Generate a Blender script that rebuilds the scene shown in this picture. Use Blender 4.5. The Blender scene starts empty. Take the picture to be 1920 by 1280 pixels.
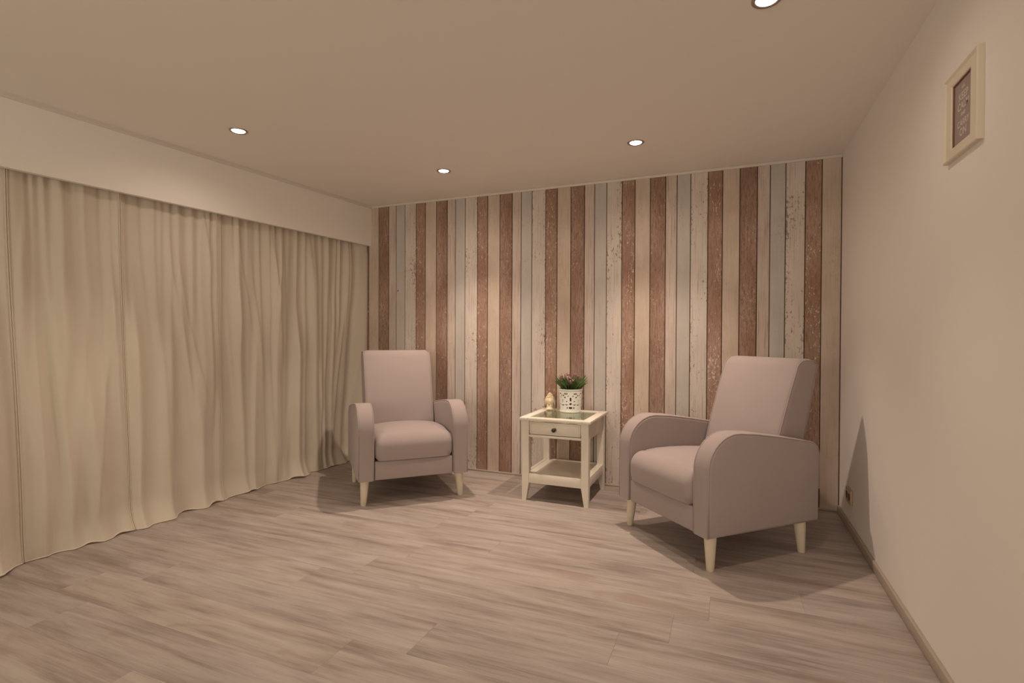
import bpy, bmesh, math, random
from mathutils import Matrix, Vector, noise

scene = bpy.context.scene
COL = scene.collection
random.seed(7)

# ------------------------------------------------------------------ camera, world, exposure
H = 2.05                                   # ceiling height
CAM = Vector((-0.5867, -3.5021, 1.0044))
YAW, PITCH, ROLL, FPX = -0.3942, -0.0106, 0.0039, 982.8
fwd = Vector((math.sin(YAW) * math.cos(PITCH), math.cos(YAW) * math.cos(PITCH), math.sin(PITCH)))
rgt = Vector((math.cos(YAW), -math.sin(YAW), 0.0))
upv = rgt.cross(fwd)
r2 = rgt * math.cos(ROLL) + upv * math.sin(ROLL)
u2 = -rgt * math.sin(ROLL) + upv * math.cos(ROLL)
cam_data = bpy.data.cameras.new('camera')
cam_data.sensor_width = 36.0
cam_data.lens = FPX * 36.0 / 1920.0
cam_data.clip_start = 0.02
cam = bpy.data.objects.new('camera', cam_data)
m = Matrix.Identity(4)
for i in range(3):
    m[i][0], m[i][1], m[i][2], m[i][3] = r2[i], u2[i], -fwd[i], CAM[i]
cam.matrix_world = m
COL.objects.link(cam)
scene.camera = cam

world = bpy.data.worlds.new('world')
scene.world = world
world.use_nodes = True
world.node_tree.nodes['Background'].inputs['Color'].default_value = (0.05, 0.05, 0.05, 1)
world.node_tree.nodes['Background'].inputs['Strength'].default_value = 0.2

scene.view_settings.view_transform = 'Standard'
scene.view_settings.look = 'None'
scene.view_settings.gamma = 1.0
scene.view_settings.use_curve_mapping = False
scene.view_settings.exposure = 0.31

# the lamps themselves are built further down (downlight builder); these are their settings
LAMP_WATT = 58.0
LAMP_COL = (1.0, 0.79, 0.62)
LAMP_CONE = math.radians(96)
SPILL_WATT = 9.0                           # wide spill round each lamp's main beam
SPILL_CONE = math.radians(168)
LAMP_BLEND = 1.0
LAMPS = [  # x, y, label, relative output, swivel of the lamp head towards -x, towards -y (degrees)
    (-2.9212, -1.5518, 'round steel-rimmed ceiling downlight beside the curtain bulkhead', 0.75, -12, 20),
    (-2.2718, -0.5898, 'round steel-rimmed ceiling downlight above the armchair by the curtains', 1.0, 0, 0),
    (-1.0646, -0.6267, 'round steel-rimmed ceiling downlight above the end table and right armchair', 1.0, 0, 0),
    (-0.4893, -1.6896, 'round steel-rimmed ceiling downlight close to the framed print wall', 0.45, 14, 6),
]
# added ambient fill light, set at an assumed window behind the camera
WX0, WX1, WZ0, WZ1 = -3.1, -0.7, 0.55, 1.85
fill = bpy.data.lights.new('rear_fill', 'AREA')
fill.shape = 'RECTANGLE'
fill.size = WX1 - WX0; fill.size_y = WZ1 - WZ0
fill.energy = 50.0
fill.color = (1.0, 0.79, 0.665)
fill_ob = bpy.data.objects.new('rear_fill', fill)
fill_ob.location = ((WX0 + WX1) / 2, -5.66, (WZ0 + WZ1) / 2)
fill_ob.rotation_euler = (math.radians(90), 0, 0)     # shines along +y into the room
COL.objects.link(fill_ob)

# ------------------------------------------------------------------ helpers
def tag(o, label=None, cat=None, group=None, kind=None):
    if label: o['label'] = label
    if cat: o['category'] = cat
    if group: o['group'] = group
    if kind: o['kind'] = kind
    return o

def link(name, me, mat=None, parent=None, smooth=False):
    o = bpy.data.objects.new(name, me)
    COL.objects.link(o)
    if mat is not None and len(me.materials) == 0:
        me.materials.append(mat)
    if parent is not None:
        o.parent = parent
    if smooth:
        for p in me.polygons:
            p.use_smooth = True
    return o

def from_bm(name, bm, mat=None, parent=None, smooth=False, sharp=None):
    bmesh.ops.recalc_face_normals(bm, faces=bm.faces[:])
    me = bpy.data.meshes.new(name)
    bm.to_mesh(me)
    bm.free()
    o = link(name, me, mat, parent, smooth)
    if smooth and sharp is not None:
        me.set_sharp_from_angle(angle=math.radians(sharp))
    return o

def empty(name, loc=(0, 0, 0), rz=0.0):
    o = bpy.data.objects.new(name, None)
    o.empty_display_size = 0.1
    o.location = loc
    o.rotation_euler = (0, 0, rz)
    COL.objects.link(o)
    return o

def add_box(bm, x0, x1, y0, y1, z0, z1, bev=0.0, seg=2):
    r = bmesh.ops.create_cube(bm, size=1.0)
    vs = r['verts']
    for v in vs:
        v.co.x = x0 if v.co.x < 0 else x1
        v.co.y = y0 if v.co.y < 0 else y1
        v.co.z = z0 if v.co.z < 0 else z1
    if bev > 0:
        es = list({e for v in vs for e in v.link_edges})
        bmesh.ops.bevel(bm, geom=es, offset=bev, segments=seg, profile=0.5, affect='EDGES', clamp_overlap=True)
    return vs

def box(name, x0, x1, y0, y1, z0, z1, mat, parent=None, bev=0.0, seg=2, smooth=True):
    bm = bmesh.new()
    add_box(bm, x0, x1, y0, y1, z0, z1, bev, seg)
    return from_bm(name, bm, mat, parent, smooth and bev > 0, 40)

def lathe(bm, prof, n=32, cx=0, cy=0, closed_top=True):
    rings = []
    for (r, z) in prof:
        if r < 1e-6:
            rings.append([bm.verts.new((cx, cy, z))])
        else:
            rings.append([bm.verts.new((cx + r * math.cos(2 * math.pi * k / n), cy + r * math.sin(2 * math.pi * k / n), z)) for k in range(n)])
    for a, b in zip(rings[:-1], rings[1:]):
        for k in range(n):
            k2 = (k + 1) % n
            if len(a) == 1 and len(b) == 1: continue
            if len(a) == 1: bm.faces.new((a[0], b[k], b[k2]))
            elif len(b) == 1: bm.faces.new((a[k], a[k2], b[0]))
            else: bm.faces.new((a[k], a[k2], b[k2], b[k]))
    return rings

def tube(bm, pts, r, n=8, closed=False):
    pts = [Vector(p) for p in pts]
    rings = []
    N = len(pts)
    prev = None
    for i, p in enumerate(pts):
        if closed:
            t = (pts[(i + 1) % N] - pts[i - 1]).normalized()
        else:
            t = (pts[min(i + 1, N - 1)] - pts[max(i - 1, 0)]).normalized()
        if prev is None:
            a = t.orthogonal().normalized()
        else:
            a = (prev - t * prev.dot(t)).normalized()
        prev = a
        b = t.cross(a)
        rr = r(i / (N - 1)) if callable(r) else r
        rings.append([bm.verts.new(p + (a * math.cos(2 * math.pi * k / n) + b * math.sin(2 * math.pi * k / n)) * rr) for k in range(n)])
    rng = range(N) if closed else range(N - 1)
    for i in rng:
        A, B = rings[i], rings[(i + 1) % N]
        for k in range(n):
            bm.faces.new((A[k], A[(k + 1) % n], B[(k + 1) % n], B[k]))
    if not closed:
        bm.faces.new(rings[0][::-1]); bm.faces.new(rings[-1])

# ------------------------------------------------------------------ material helpers
class NT:
    def __init__(self, name):
        self.mat = bpy.data.materials.new(name)
        self.mat.use_nodes = True
        self.t = self.mat.node_tree
        self.bsdf = self.t.nodes['Principled BSDF']
        self.out = self.t.nodes['Material Output']
    def n(self, typ, **kw):
        nd = self.t.nodes.new(typ)
        for k, v in kw.items(): setattr(nd, k, v)
        return nd
    def l(self, a, b): self.t.links.new(a, b)
    def val(self, sock, v):
        if hasattr(v, 'is_linked') or isinstance(v, bpy.types.NodeSocket): self.l(v, sock)
        else: sock.default_value = v
    def math(self, op, a, b=None, c=None, clamp=False):
        nd = self.n('ShaderNodeMath', operation=op); nd.use_clamp = clamp
        self.val(nd.inputs[0], a)
        if b is not None: self.val(nd.inputs[1], b)
        if c is not None: self.val(nd.inputs[2], c)
        return nd.outputs[0]
    def noise(self, vec, scale=1.0, detail=4.0, rough=0.5, dist=0.0):
        nd = self.n('ShaderNodeTexNoise')
        self.l(vec, nd.inputs['Vector'])
        nd.inputs['Scale'].default_value = scale
        nd.inputs['Detail'].default_value = detail
        nd.inputs['Roughness'].default_value = rough
        nd.inputs['Distortion'].default_value = dist
        return nd.outputs['Fac']
    def map(self, vec, scale=(1, 1, 1), loc=(0, 0, 0)):
        nd = self.n('ShaderNodeMapping')
        self.l(vec, nd.inputs['Vector'])
        nd.inputs['Scale'].default_value = scale
        self.val(nd.inputs['Location'], loc)
        return nd.outputs[0]
    def ramp(self, fac, stops, interp='LINEAR'):
        nd = self.n('ShaderNodeValToRGB')
        cr = nd.color_ramp; cr.interpolation = interp
        while len(cr.elements) < len(stops): cr.elements.new(0.5)
        for e, (pos, c) in zip(cr.elements, stops):
            e.position = pos
            e.color = (*c, 1) if len(c) == 3 else c
        self.l(fac, nd.inputs[0])
        return nd.outputs[0]
    def sm(self, fac, a, b):
        nd = self.n('ShaderNodeMapRange', interpolation_type='SMOOTHSTEP')
        self.l(fac, nd.inputs[0])
        nd.inputs[1].default_value = a; nd.inputs[2].default_value = b
        return nd.outputs[0]
    def mix(self, fac, a, b):
        nd = self.n('ShaderNodeMix', data_type='RGBA')
        self.val(nd.inputs['Factor'], fac)
        for s, v in ((nd.inputs[6], a), (nd.inputs[7], b)):
            if isinstance(v, tuple): s.default_value = (*v[:3], 1)
            else: self.l(v, s)
        return nd.outputs[2]
    def obj(self):
        return self.n('ShaderNodeTexCoord').outputs['Object']
    def bump(self, h, strength=0.2, dist=0.01):
        nd = self.n('ShaderNodeBump')
        nd.inputs['Strength'].default_value = strength
        nd.inputs['Distance'].default_value = dist
        self.l(h, nd.inputs['Height'])
        self.l(nd.outputs[0], self.bsdf.inputs['Normal'])
    def color(self, c): 
        if isinstance(c, tuple): self.bsdf.inputs['Base Color'].default_value = (*c[:3], 1)
        else: self.l(c, self.bsdf.inputs['Base Color'])
    def rough(self, v): self.val(self.bsdf.inputs['Roughness'], v)

def plain(name, col, rough=0.5, metal=0.0, spec=0.5, var=0.04, scale=6.0):
    t = NT(name)
    o = t.obj()
    f = t.noise(o, scale, 3.0)
    lo = tuple(max(0, c * (1 - var)) for c in col); hi = tuple(min(1, c * (1 + var)) for c in col)
    t.color(t.mix(f, lo, hi))
    t.rough(rough)
    t.bsdf.inputs['Metallic'].default_value = metal
    t.bsdf.inputs['Specular IOR Level'].default_value = spec
    return t.mat

def paint(name, col, bump=0.06):
    t = NT(name)
    o = t.obj()
    f = t.noise(o, 1.2, 3.0)
    t.color(t.mix(f, tuple(c * 0.985 for c in col), tuple(min(1, c * 1.015) for c in col)))
    t.rough(0.75)
    t.bsdf.inputs['Specular IOR Level'].default_value = 0.25
    t.bump(t.noise(o, 220.0, 2.0), bump, 0.002)
    return t.mat

M = {}
M['wall'] = paint('white_wall_paint', (0.83, 0.785, 0.755))
M['ceil'] = paint('white_ceiling_paint', (0.88, 0.84, 0.80))
M['trim'] = plain('white_trim_paint', (0.70, 0.655, 0.61), 0.45, var=0.02)
M['backing'] = plain('dark_seam_backing', (0.10, 0.062, 0.04), 0.8)
M['seam'] = plain('brown_joint_backing', (0.16, 0.12, 0.10), 0.8)  # brown base colour showing in the joints between floor planks
M['skirting'] = plain('greige_skirting', (0.42, 0.36, 0.30), 0.45, var=0.08, scale=9)
M['table'] = plain('cream_white_lacquer', (0.78, 0.725, 0.64), 0.32, var=0.02)
M['leg_wood'] = plain('pale_birch_legs', (0.74, 0.655, 0.525), 0.42, var=0.06, scale=14)
M['knob'] = plain('dark_bronze_knob', (0.06, 0.045, 0.035), 0.35, metal=0.7)
M['ceramic'] = plain('white_glazed_pot', (0.84, 0.83, 0.80), 0.28, var=0.02)
M['plaster'] = plain('cream_plaster_figurine', (0.80, 0.69, 0.50), 0.6, var=0.08, scale=40)
M['liner'] = plain('brown_plastic_liner', (0.055, 0.035, 0.025), 0.6)
M['soil'] = plain('dark_potting_soil', (0.03, 0.022, 0.015), 0.95, var=0.4, scale=120)
M['petal'] = plain('dusty_pink_petals', (0.48, 0.235, 0.27), 0.6, var=0.25, scale=60)
M['frame'] = plain('cream_picture_frame', (0.74, 0.665, 0.55), 0.38, var=0.02)
M['poster'] = plain('mauve_grey_print', (0.33, 0.255, 0.235), 0.6, var=0.06, scale=40)
M['print'] = plain('white_lettering', (0.60, 0.54, 0.49), 0.6, var=0.02)
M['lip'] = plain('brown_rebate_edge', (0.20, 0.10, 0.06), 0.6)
M['steel'] = plain('brushed_nickel_rim', (0.42, 0.38, 0.33), 0.32, metal=1.0, var=0.1, scale=60)
M['socket'] = plain('tan_plastic_outlet', (0.48, 0.36, 0.24), 0.5, var=0.05)
M['socket_dark'] = plain('dark_outlet_holes', (0.07, 0.05, 0.04), 0.6)

# leaves
t = NT('green_leaf'); o = t.obj()
t.color(t.ramp(t.noise(o, 45.0, 2.0), [(0.3, (0.05, 0.085, 0.028)), (0.7, (0.15, 0.22, 0.075))]))
t.rough(0.55); M['leaf'] = t.mat

# glass: clear pane with a faint green tint, reflections by its own Fresnel
t = NT('clear_glass_pane')
tr = t.n('ShaderNodeBsdfTransparent'); tr.inputs[0].default_value = (0.90, 0.95, 0.91, 1)
gl = t.n('ShaderNodeBsdfGlossy'); gl.inputs['Roughness'].default_value = 0.03
fr = t.n('ShaderNodeFresnel'); fr.inputs[0].default_value = 1.5
mx = t.n('ShaderNodeMixShader')
geo_ = t.n('ShaderNodeNewGeometry')
t.l(t.math('MULTIPLY', fr.outputs[0], t.math('SUBTRACT', 1.0, geo_.outputs['Backfacing'])), mx.inputs[0]); t.l(tr.outputs[0], mx.inputs[1]); t.l(gl.outputs[0], mx.inputs[2])
t.l(mx.outputs[0], t.out.inputs['Surface']); M['glass'] = t.mat

# lamp lens
t = NT('glowing_lamp_lens')
t.bsdf.inputs['Emission Color'].default_value = (1.0, 0.96, 0.90, 1)
t.bsdf.inputs['Emission Strength'].default_value = 6.0
t.color((0.9, 0.9, 0.9)); M['lens'] = t.mat

# upholstery
t = NT('mauve_grey_upholstery'); o = t.obj()
f = t.noise(o, 5.0, 3.0)
wv = t.noise(t.map(o, (1, 1, 1)), 420.0, 2.0)
c = t.mix(f, (0.365, 0.305, 0.302), (0.40, 0.336, 0.331))
c2 = t.mix(t.math('MULTIPLY', wv, 0.25), c, (0.30, 0.248, 0.243))
t.color(c2); t.rough(0.9)
t.bsdf.inputs['Specular IOR Level'].default_value = 0.2
t.bsdf.inputs['Sheen Weight'].default_value = 0.15
t.bump(wv, 0.25, 0.001); M['fabric'] = t.mat

# sheer curtain
t = NT('cream_sheer_voile'); o = t.obj()
dif = t.n('ShaderNodeBsdfDiffuse'); tl = t.n('ShaderNodeBsdfTranslucent'); tp = t.n('ShaderNodeBsdfTransparent')
cc = t.mix(t.noise(t.map(o, (6, 6, 1.5)), 1.0, 3.0), (0.795, 0.72, 0.61), (0.845, 0.77, 0.66))
t.l(cc, dif.inputs[0]); t.l(cc, tl.inputs[0])
wb = t.noise(t.map(o, (150, 150, 40)), 1.0, 2.0)
cr = t.noise(t.map(o, (5, 5, 26)), 1.0, 2.0)
bp = t.n('ShaderNodeBump'); bp.inputs['Strength'].default_value = 0.25; bp.inputs['Distance'].default_value = 0.004
t.l(t.math('ADD', t.math('MULTIPLY', wb, 0.3), cr), bp.inputs['Height'])
t.l(bp.outputs[0], dif.inputs['Normal'])
m1 = t.n('ShaderNodeMixShader'); m1.inputs[0].default_value = 0.22
t.l(dif.outputs[0], m1.inputs[1]); t.l(tl.outputs[0], m1.inputs[2])
m2 = t.n('ShaderNodeMixShader'); m2.inputs[0].default_value = 0.05
t.l(m1.outputs[0], m2.inputs[1]); t.l(tp.outputs[0], m2.inputs[2])
t.l(m2.outputs[0], t.out.inputs['Surface']); M['voile'] = t.mat

# floor laminate: bleached oak, grain along each plank's own length (local x)
def floor_mat():
    t = NT('bleached_oak_laminate')
    oi = t.n('ShaderNodeObjectInfo')
    o = t.obj()
    comb = t.n('ShaderNodeCombineXYZ')
    t.l(t.math('MULTIPLY', oi.outputs['Random'], 37.0), comb.inputs[0])
    t.l(t.math('MULTIPLY', oi.outputs['Random'], 91.0), comb.inputs[1])
    v = t.n('ShaderNodeVectorMath', operation='ADD')
    t.l(o, v.inputs[0]); t.l(comb.outputs[0], v.inputs[1])
    P = v.outputs[0]
    big = t.noise(t.map(P, (1.3, 11, 1)), 1.0, 4.0, 0.55, 0.6)
    mid = t.noise(t.map(P, (3.0, 34, 1)), 1.0, 4.0, 0.6, 0.4)
    fine = t.noise(t.map(P, (7, 170, 1)), 1.0, 3.0, 0.6)
    knot = t.noise(t.map(P, (2.4, 7.5, 1)), 1.0, 2.0, 0.5, 1.5)
    s = t.math('ADD', t.math('MULTIPLY', big, 0.46), t.math('ADD', t.math('MULTIPLY', mid, 0.34), t.math('MULTIPLY', fine, 0.20)))
    base = t.ramp(s, [(0.30, (0.175, 0.134, 0.12)), (0.41, (0.275, 0.225, 0.205)), (0.50, (0.37, 0.317, 0.294)), (0.62, (0.455, 0.404, 0.377))])
    kd = t.sm(knot, 0.60, 0.74)
    base = t.mix(t.math('MULTIPLY', kd, 0.55), base, (0.30, 0.225, 0.18))
    hue = t.mix(oi.outputs['Random'], (0.96, 0.965, 0.98), (1.0, 0.985, 0.96))
    mul = t.n('ShaderNodeMix', data_type='RGBA', blend_type='MULTIPLY'); mul.inputs[0].default_value = 1.0
    t.l(base, mul.inputs[6]); t.l(hue, mul.inputs[7])
    t.color(mul.outputs[2])
    t.rough(t.math('ADD', t.math('MULTIPLY', fine, 0.15), 0.38))
    t.bsdf.inputs['Specular IOR Level'].default_value = 0.35
    t.bump(fine, 0.05, 0.002)
    return t.mat
M['floor'] = floor_mat()

# ------------------------------------------------------------------ wall boards: six painted finishes
def board_coords(t):
    oi = t.n('ShaderNodeObjectInfo'); o = t.obj()
    comb = t.n('ShaderNodeCombineXYZ')
    t.l(t.math('MULTIPLY', oi.outputs['Random'], 23.0), comb.inputs[2])
    v = t.n('ShaderNodeVectorMath', operation='ADD')
    t.l(o, v.inputs[0]); t.l(comb.outputs[0], v.inputs[1])
    return o, v.outputs[0]

def board_pale(name, lo, hi, speck, speck_amt, grain_amt, edge=0.0, half=0.05, nails=True, knots=0.0):
    t = NT(name)
    o, P = board_coords(t)
    cloud = t.noise(t.map(P, (5, 1, 2.2)), 1.0, 4.0, 0.6)
    grain = t.noise(t.map(P, (120, 1, 3.5)), 1.0, 5.0, 0.7)
    c = t.mix(t.sm(cloud, 0.3, 0.7), lo, hi)
    c = t.mix(t.math('MULTIPLY', t.sm(grain, 0.48, 0.70), grain_amt), c, tuple(x * 0.95 for x in speck))
    # chipped paint: small vertical flecks gathered in patches, denser at the board's edge
    fl = t.noise(t.map(P, (95, 1, 38)), 1.0, 3.0, 0.6)
    patch = t.noise(t.map(P, (7, 1, 3.2)), 1.0, 2.0, 0.5)
    sx = t.n('ShaderNodeSeparateXYZ'); t.l(o, sx.inputs[0])
    ax = t.math('ABSOLUTE', sx.outputs[0])
    eg = t.sm(ax, half * 0.55, half)
    th = t.math('SUBTRACT', t.math('ADD', t.math('ADD', fl, t.math('MULTIPLY', patch, 0.55)), t.math('MULTIPLY', eg, edge)), 0.40)
    chips = t.sm(th, 0.50, 0.58)
    c = t.mix(t.math('MULTIPLY', chips, speck_amt), c, speck)
    if knots > 0:
        kn = t.noise(t.map(P, (9, 1, 5)), 1.0, 1.0, 0.5, 1.2)
        c = t.mix(t.math('MULTIPLY', t.sm(kn, 0.66, 0.80), knots), c, tuple(x * 1.4 for x in speck))
    if nails:
        # nail heads: a repeating row of small dots
        vo = t.n('ShaderNodeTexVoronoi', feature='F1'); vo.inputs['Scale'].default_value = 6.0; vo.inputs['Randomness'].default_value = 0.9
        vo.voronoi_dimensions = '3D'
        t.l(t.map(P, (1.0, 0.0, 0.8)), vo.inputs['Vector'])
        c = t.mix(t.math('MULTIPLY', t.math('SUBTRACT', 1.0, t.sm(vo.outputs['Distance'], 0.028, 0.048)), 0.85), c, (0.16, 0.10, 0.075))
    # painted darker arris along both long edges
    c = t.mix(t.math('MULTIPLY', t.sm(ax, half - 0.0035, half - 0.001), 0.5), c, (0.25, 0.17, 0.12))
    t.color(c); t.rough(0.75); t.bsdf.inputs['Specular IOR Level'].default_value = 0.2
    t.bump(grain, 0.08, 0.002)
    return t.mat

def board_brown(name, lo, hi, dark, light, half, light_amt):
    t = NT(name)
    o, P = board_coords(t)
    cloud = t.noise(t.map(P, (6, 1, 2.0)), 1.0, 4.0, 0.6)
    grain = t.noise(t.map(P, (110, 1, 16)), 1.0, 5.0, 0.75)
    c = t.mix(t.sm(cloud, 0.3, 0.7), lo, hi)
    c = t.mix(t.math('MULTIPLY', t.sm(grain, 0.44, 0.66), 0.7), c, dark)
    fl = t.noise(t.map(P, (120, 1, 46)), 1.0, 3.0, 0.6, 0.8)
    patch = t.noise(t.map(P, (8, 1, 2.6), (3, 0, 5)), 1.0, 2.0, 0.5)
    th = t.math('ADD', fl, t.math('MULTIPLY', patch, 0.5))
    c = t.mix(t.math('MULTIPLY', t.sm(th, 0.84, 0.96), light_amt), c, light)
    sx = t.n('ShaderNodeSeparateXYZ'); t.l(o, sx.inputs[0])
    ax = t.math('ABSOLUTE', sx.outputs[0])
    c = t.mix(t.math('MULTIPLY', t.sm(ax, half - 0.006, half - 0.001), 0.55), c, tuple(x * 0.6 for x in dark))
    t.color(c); t.rough(0.75); t.bsdf.inputs['Specular IOR Level'].default_value = 0.2
    t.bump(grain, 0.1, 0.002)
    return t.mat

BOARD_KINDS = [  # order left to right within one repeat: width, material
    ('dark_brown', 0.0968), ('grained_white', 0.0697), ('pale_blue_grey', 0.0826),
    ('chipped_white', 0.1028), ('light_brown', 0.0845), ('beige', 0.0979)]
BM = {
    'dark_brown': board_brown('weathered_dark_brown_board', (0.275, 0.165, 0.12), (0.42, 0.29, 0.235), (0.15, 0.082, 0.058), (0.62, 0.50, 0.43), 0.0484, 0.55),
    'light_brown': board_brown('weathered_light_brown_board', (0.31, 0.185, 0.135), (0.46, 0.32, 0.26), (0.20, 0.115, 0.082), (0.74, 0.62, 0.54), 0.0422, 0.85),
    'grained_white': board_pale('grained_whitewashed_board', (0.535, 0.445, 0.405), (0.63, 0.54, 0.495), (0.38, 0.27, 0.22), 0.35, 0.95, 0.03, 0.0348, nails=False),
    'pale_blue_grey': board_pale('pale_blue_grey_board', (0.485, 0.455, 0.43), (0.57, 0.533, 0.503), (0.33, 0.28, 0.245), 0.35, 0.22, 0.0, 0.0413),
    'chipped_white': board_pale('chipped_white_board', (0.585, 0.52, 0.48), (0.69, 0.62, 0.575), (0.25, 0.175, 0.14), 0.8, 0.45, 0.07, 0.0514, nails=False),
    'beige': board_pale('weathered_beige_board', (0.53, 0.425, 0.358), (0.64, 0.535, 0.462), (0.40, 0.28, 0.20), 0.40, 0.40, 0.0, 0.049, knots=0.6),
}

# ------------------------------------------------------------------ room shell
REAR = -5.6
XL = -3.95                                  # wall behind the curtains
SK = 0.0974                                 # bulkhead runs slightly out of square
BX0 = -3.2819
def bulk_x(y): return BX0 + SK * y
HB = 1.7297                                 # underside of the bulkhead

tag(box('ceiling', XL - 0.1, 0.1, REAR - 0.1, 0.1, H, H + 0.1, M['ceil']), 'smooth white painted ceiling', 'ceiling', kind='structure')
tag(box('wall_right', 0.0, 0.1, REAR - 0.1, 0.1, -0.1, H, M['wall']), 'plain off-white wall carrying the small framed print', 'wall', kind='structure')
bm = bmesh.new()                            # rear wall, opened for the added window
for (a, b, c, d) in ((XL - 0.1, WX0, -0.1, H), (WX1, 0.0, -0.1, H), (WX0, WX1, -0.1, WZ0), (WX0, WX1, WZ1, H)):
    add_box(bm, a, b, REAR - 0.1, REAR, c, d)
tag(from_bm('wall_rear', bm, M['wall']), 'plain off-white wall at the rear of the room', 'wall', kind='structure')
win = empty('added_window_1', ((WX0 + WX1) / 2, REAR, WZ0))  # unseen window, added to go with the fill light
tag(win, 'assumed wide white-framed window added in the rear wall', 'window', kind='structure')
hw_, hh_ = (WX1 - WX0) / 2, WZ1 - WZ0
for k in range(4):
    xx = -hw_ + (2 * hw_ - 0.05) * k / 3
    box('window_frame', xx, xx + 0.05, -0.05, 0.0, 0.0, hh_, M['trim'], win, 0.004)
for k in range(2):
    zz = (hh_ - 0.05) * k
    box('window_frame', -hw_, hw_, -0.045, -0.005, zz, zz + 0.05, M['trim'], win, 0.004)
for k in range(3):
    xx = -hw_ + (2 * hw_ - 0.05) * k / 3
    box('window_pane', xx + 0.05, xx + (2 * hw_ - 0.05) / 3, -0.028, -0.024, 0.05, hh_ - 0.05, M['glass'], win)
box('window_sill', -hw_ - 0.05, hw_ + 0.05, 0.0, 0.12, -0.03, 0.0, M['trim'], win, 0.005)

# left wall with the dropped bulkhead in front of the curtain rail
wl = box('wall_left', XL - 0.1, XL, REAR, 0.0, -0.1, H, M['wall'])
tag(wl, 'white wall behind the curtains with a boxed bulkhead along the ceiling', 'wall', kind='structure')
bm = bmesh.new()
prof = []
for z in (HB, H):
    prof.append([bm.verts.new((bulk_x(y) - d, y, z)) for (y, d) in ((0.0, 0.0), (REAR, 0.0), (REAR, 0.03), (0.0, 0.03))])
bm.faces.new(prof[0][::-1]); bm.faces.new(prof[1])
for k in range(4):
    bm.faces.new((prof[0][k], prof[0][(k + 1) % 4], prof[1][(k + 1) % 4], prof[1][k]))
from_bm('bulkhead', bm, M['ceil'], wl)
# thin moulding at the top of the bulkhead
bm = bmesh.new()
secs = []
for y in (0.0, REAR):
    x = bulk_x(y)
    secs.append([bm.verts.new(c) for c in ((x, y, H - 0.02), (x + 0.006, y, H - 0.02), (x + 0.012, y, H - 0.012), (x + 0.014, y, H), (x, y, H))])
for k in range(5):
    bm.faces.new((secs[0][k], secs[0][(k + 1) % 5], secs[1][(k + 1) % 5], secs[1][k]))
bm.faces.new(secs[0][::-1]); bm.faces.new(secs[1])
tag(from_bm('trim_2', bm, M['trim']), 'thin white moulding where the bulkhead meets the ceiling', 'moulding', kind='structure')

# back wall and its boards
wb_ = box('wall_back', XL, 0.0, 0.0, 0.1, -0.1, H, M['backing'])
tag(wb_, 'back wall of vertical weathered boards in brown, beige, white and blue grey', 'wall', kind='structure')
BT = 0.005
ZT, ZB = H - 0.018, 0.014
def board_mesh(kind, w):
    g = 0.0022
    hw = w / 2 - g
    bm = bmesh.new()
    vs = add_box(bm, -hw, hw, -BT, 0, ZB - 1.0, ZT - 1.0)
    es = [e for e in bm.edges if all(v.co.y < -BT / 2 for v in e.verts) and abs(e.verts[0].co.x - e.verts[1].co.x) < 1e-6]
    bmesh.ops.bevel(bm, geom=es, offset=0.0018, segments=1, affect='EDGES')
    bmesh.ops.recalc_face_normals(bm, faces=bm.faces[:])
    me = bpy.data.meshes.new('plank'); bm.to_mesh(me); bm.free()
    me.materials.append(BM[kind])
    return me
board_me = {k: board_mesh(k, w) for k, w in BOARD_KINDS}
x = -0.003
i = 0
while x > XL + 0.12:
    k, w = BOARD_KINDS[5 - (i % 6)]
    ob = link('plank', board_me[k], None, wb_)
    ob.location = (x - w / 2, 0, 1.0)
    x -= w; i += 1

# thin white cornice strip and floor trim on the back wall
tag(box('trim_1', XL, 0.0, -0.012, 0.0, H - 0.018, H, M['trim'], bev=0.004), 'thin white strip between the board wall and the ceiling', 'moulding', kind='structure')
tag(box('baseboard_back', XL, 0.0, -0.012, 0.0, 0.0, 0.014, M['skirting'], bev=0.004), 'low greige strip at the foot of the board wall', 'baseboard', kind='structure')
tag(box('baseboard_right', -0.014, 0.0, REAR, -0.012, 0.0, 0.042, M['skirting'], bev=0.004), 'narrow greige baseboard along the right wall', 'baseboard', kind='structure')

# floor of laminate planks
fl = box('floor', XL, 0.0, REAR, 0.0, -0.1, -0.008, M['seam'])
tag(fl, 'bleached oak laminate floor laid parallel to the board wall', 'floor', kind='structure')
PW, PL, GAP = 0.192, 1.285, 0.00015
def plank_mesh(L, W):
    bm = bmesh.new()
    c = 0.0003
    lo = [bm.verts.new((sx * (L / 2 - GAP), sy * (W / 2 - GAP), -0.008)) for sx, sy in ((-1, -1), (1, -1), (1, 1), (-1, 1))]
    md = [bm.verts.new((sx * (L / 2 - GAP), sy * (W / 2 - GAP), -c)) for sx, sy in ((-1, -1), (1, -1), (1, 1), (-1, 1))]
    hi = [bm.verts.new((sx * (L / 2 - GAP - c), sy * (W / 2 - GAP - c), 0)) for sx, sy in ((-1, -1), (1, -1), (1, 1), (-1, 1))]
    for a, b in ((lo, md), (md, hi)):
        for k in range(4): bm.faces.new((a[k], a[(k + 1) % 4], b[(k + 1) % 4], b[k]))
    bm.faces.new(lo[::-1]); bm.faces.new(hi)
    me = bpy.data.meshes.new('plank'); bm.to_mesh(me); bm.free()
    me.materials.append(M['floor'])
    return me
full = plank_mesh(PL, PW)
y = 0.0; row = 0
rr = random.Random(11)
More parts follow.
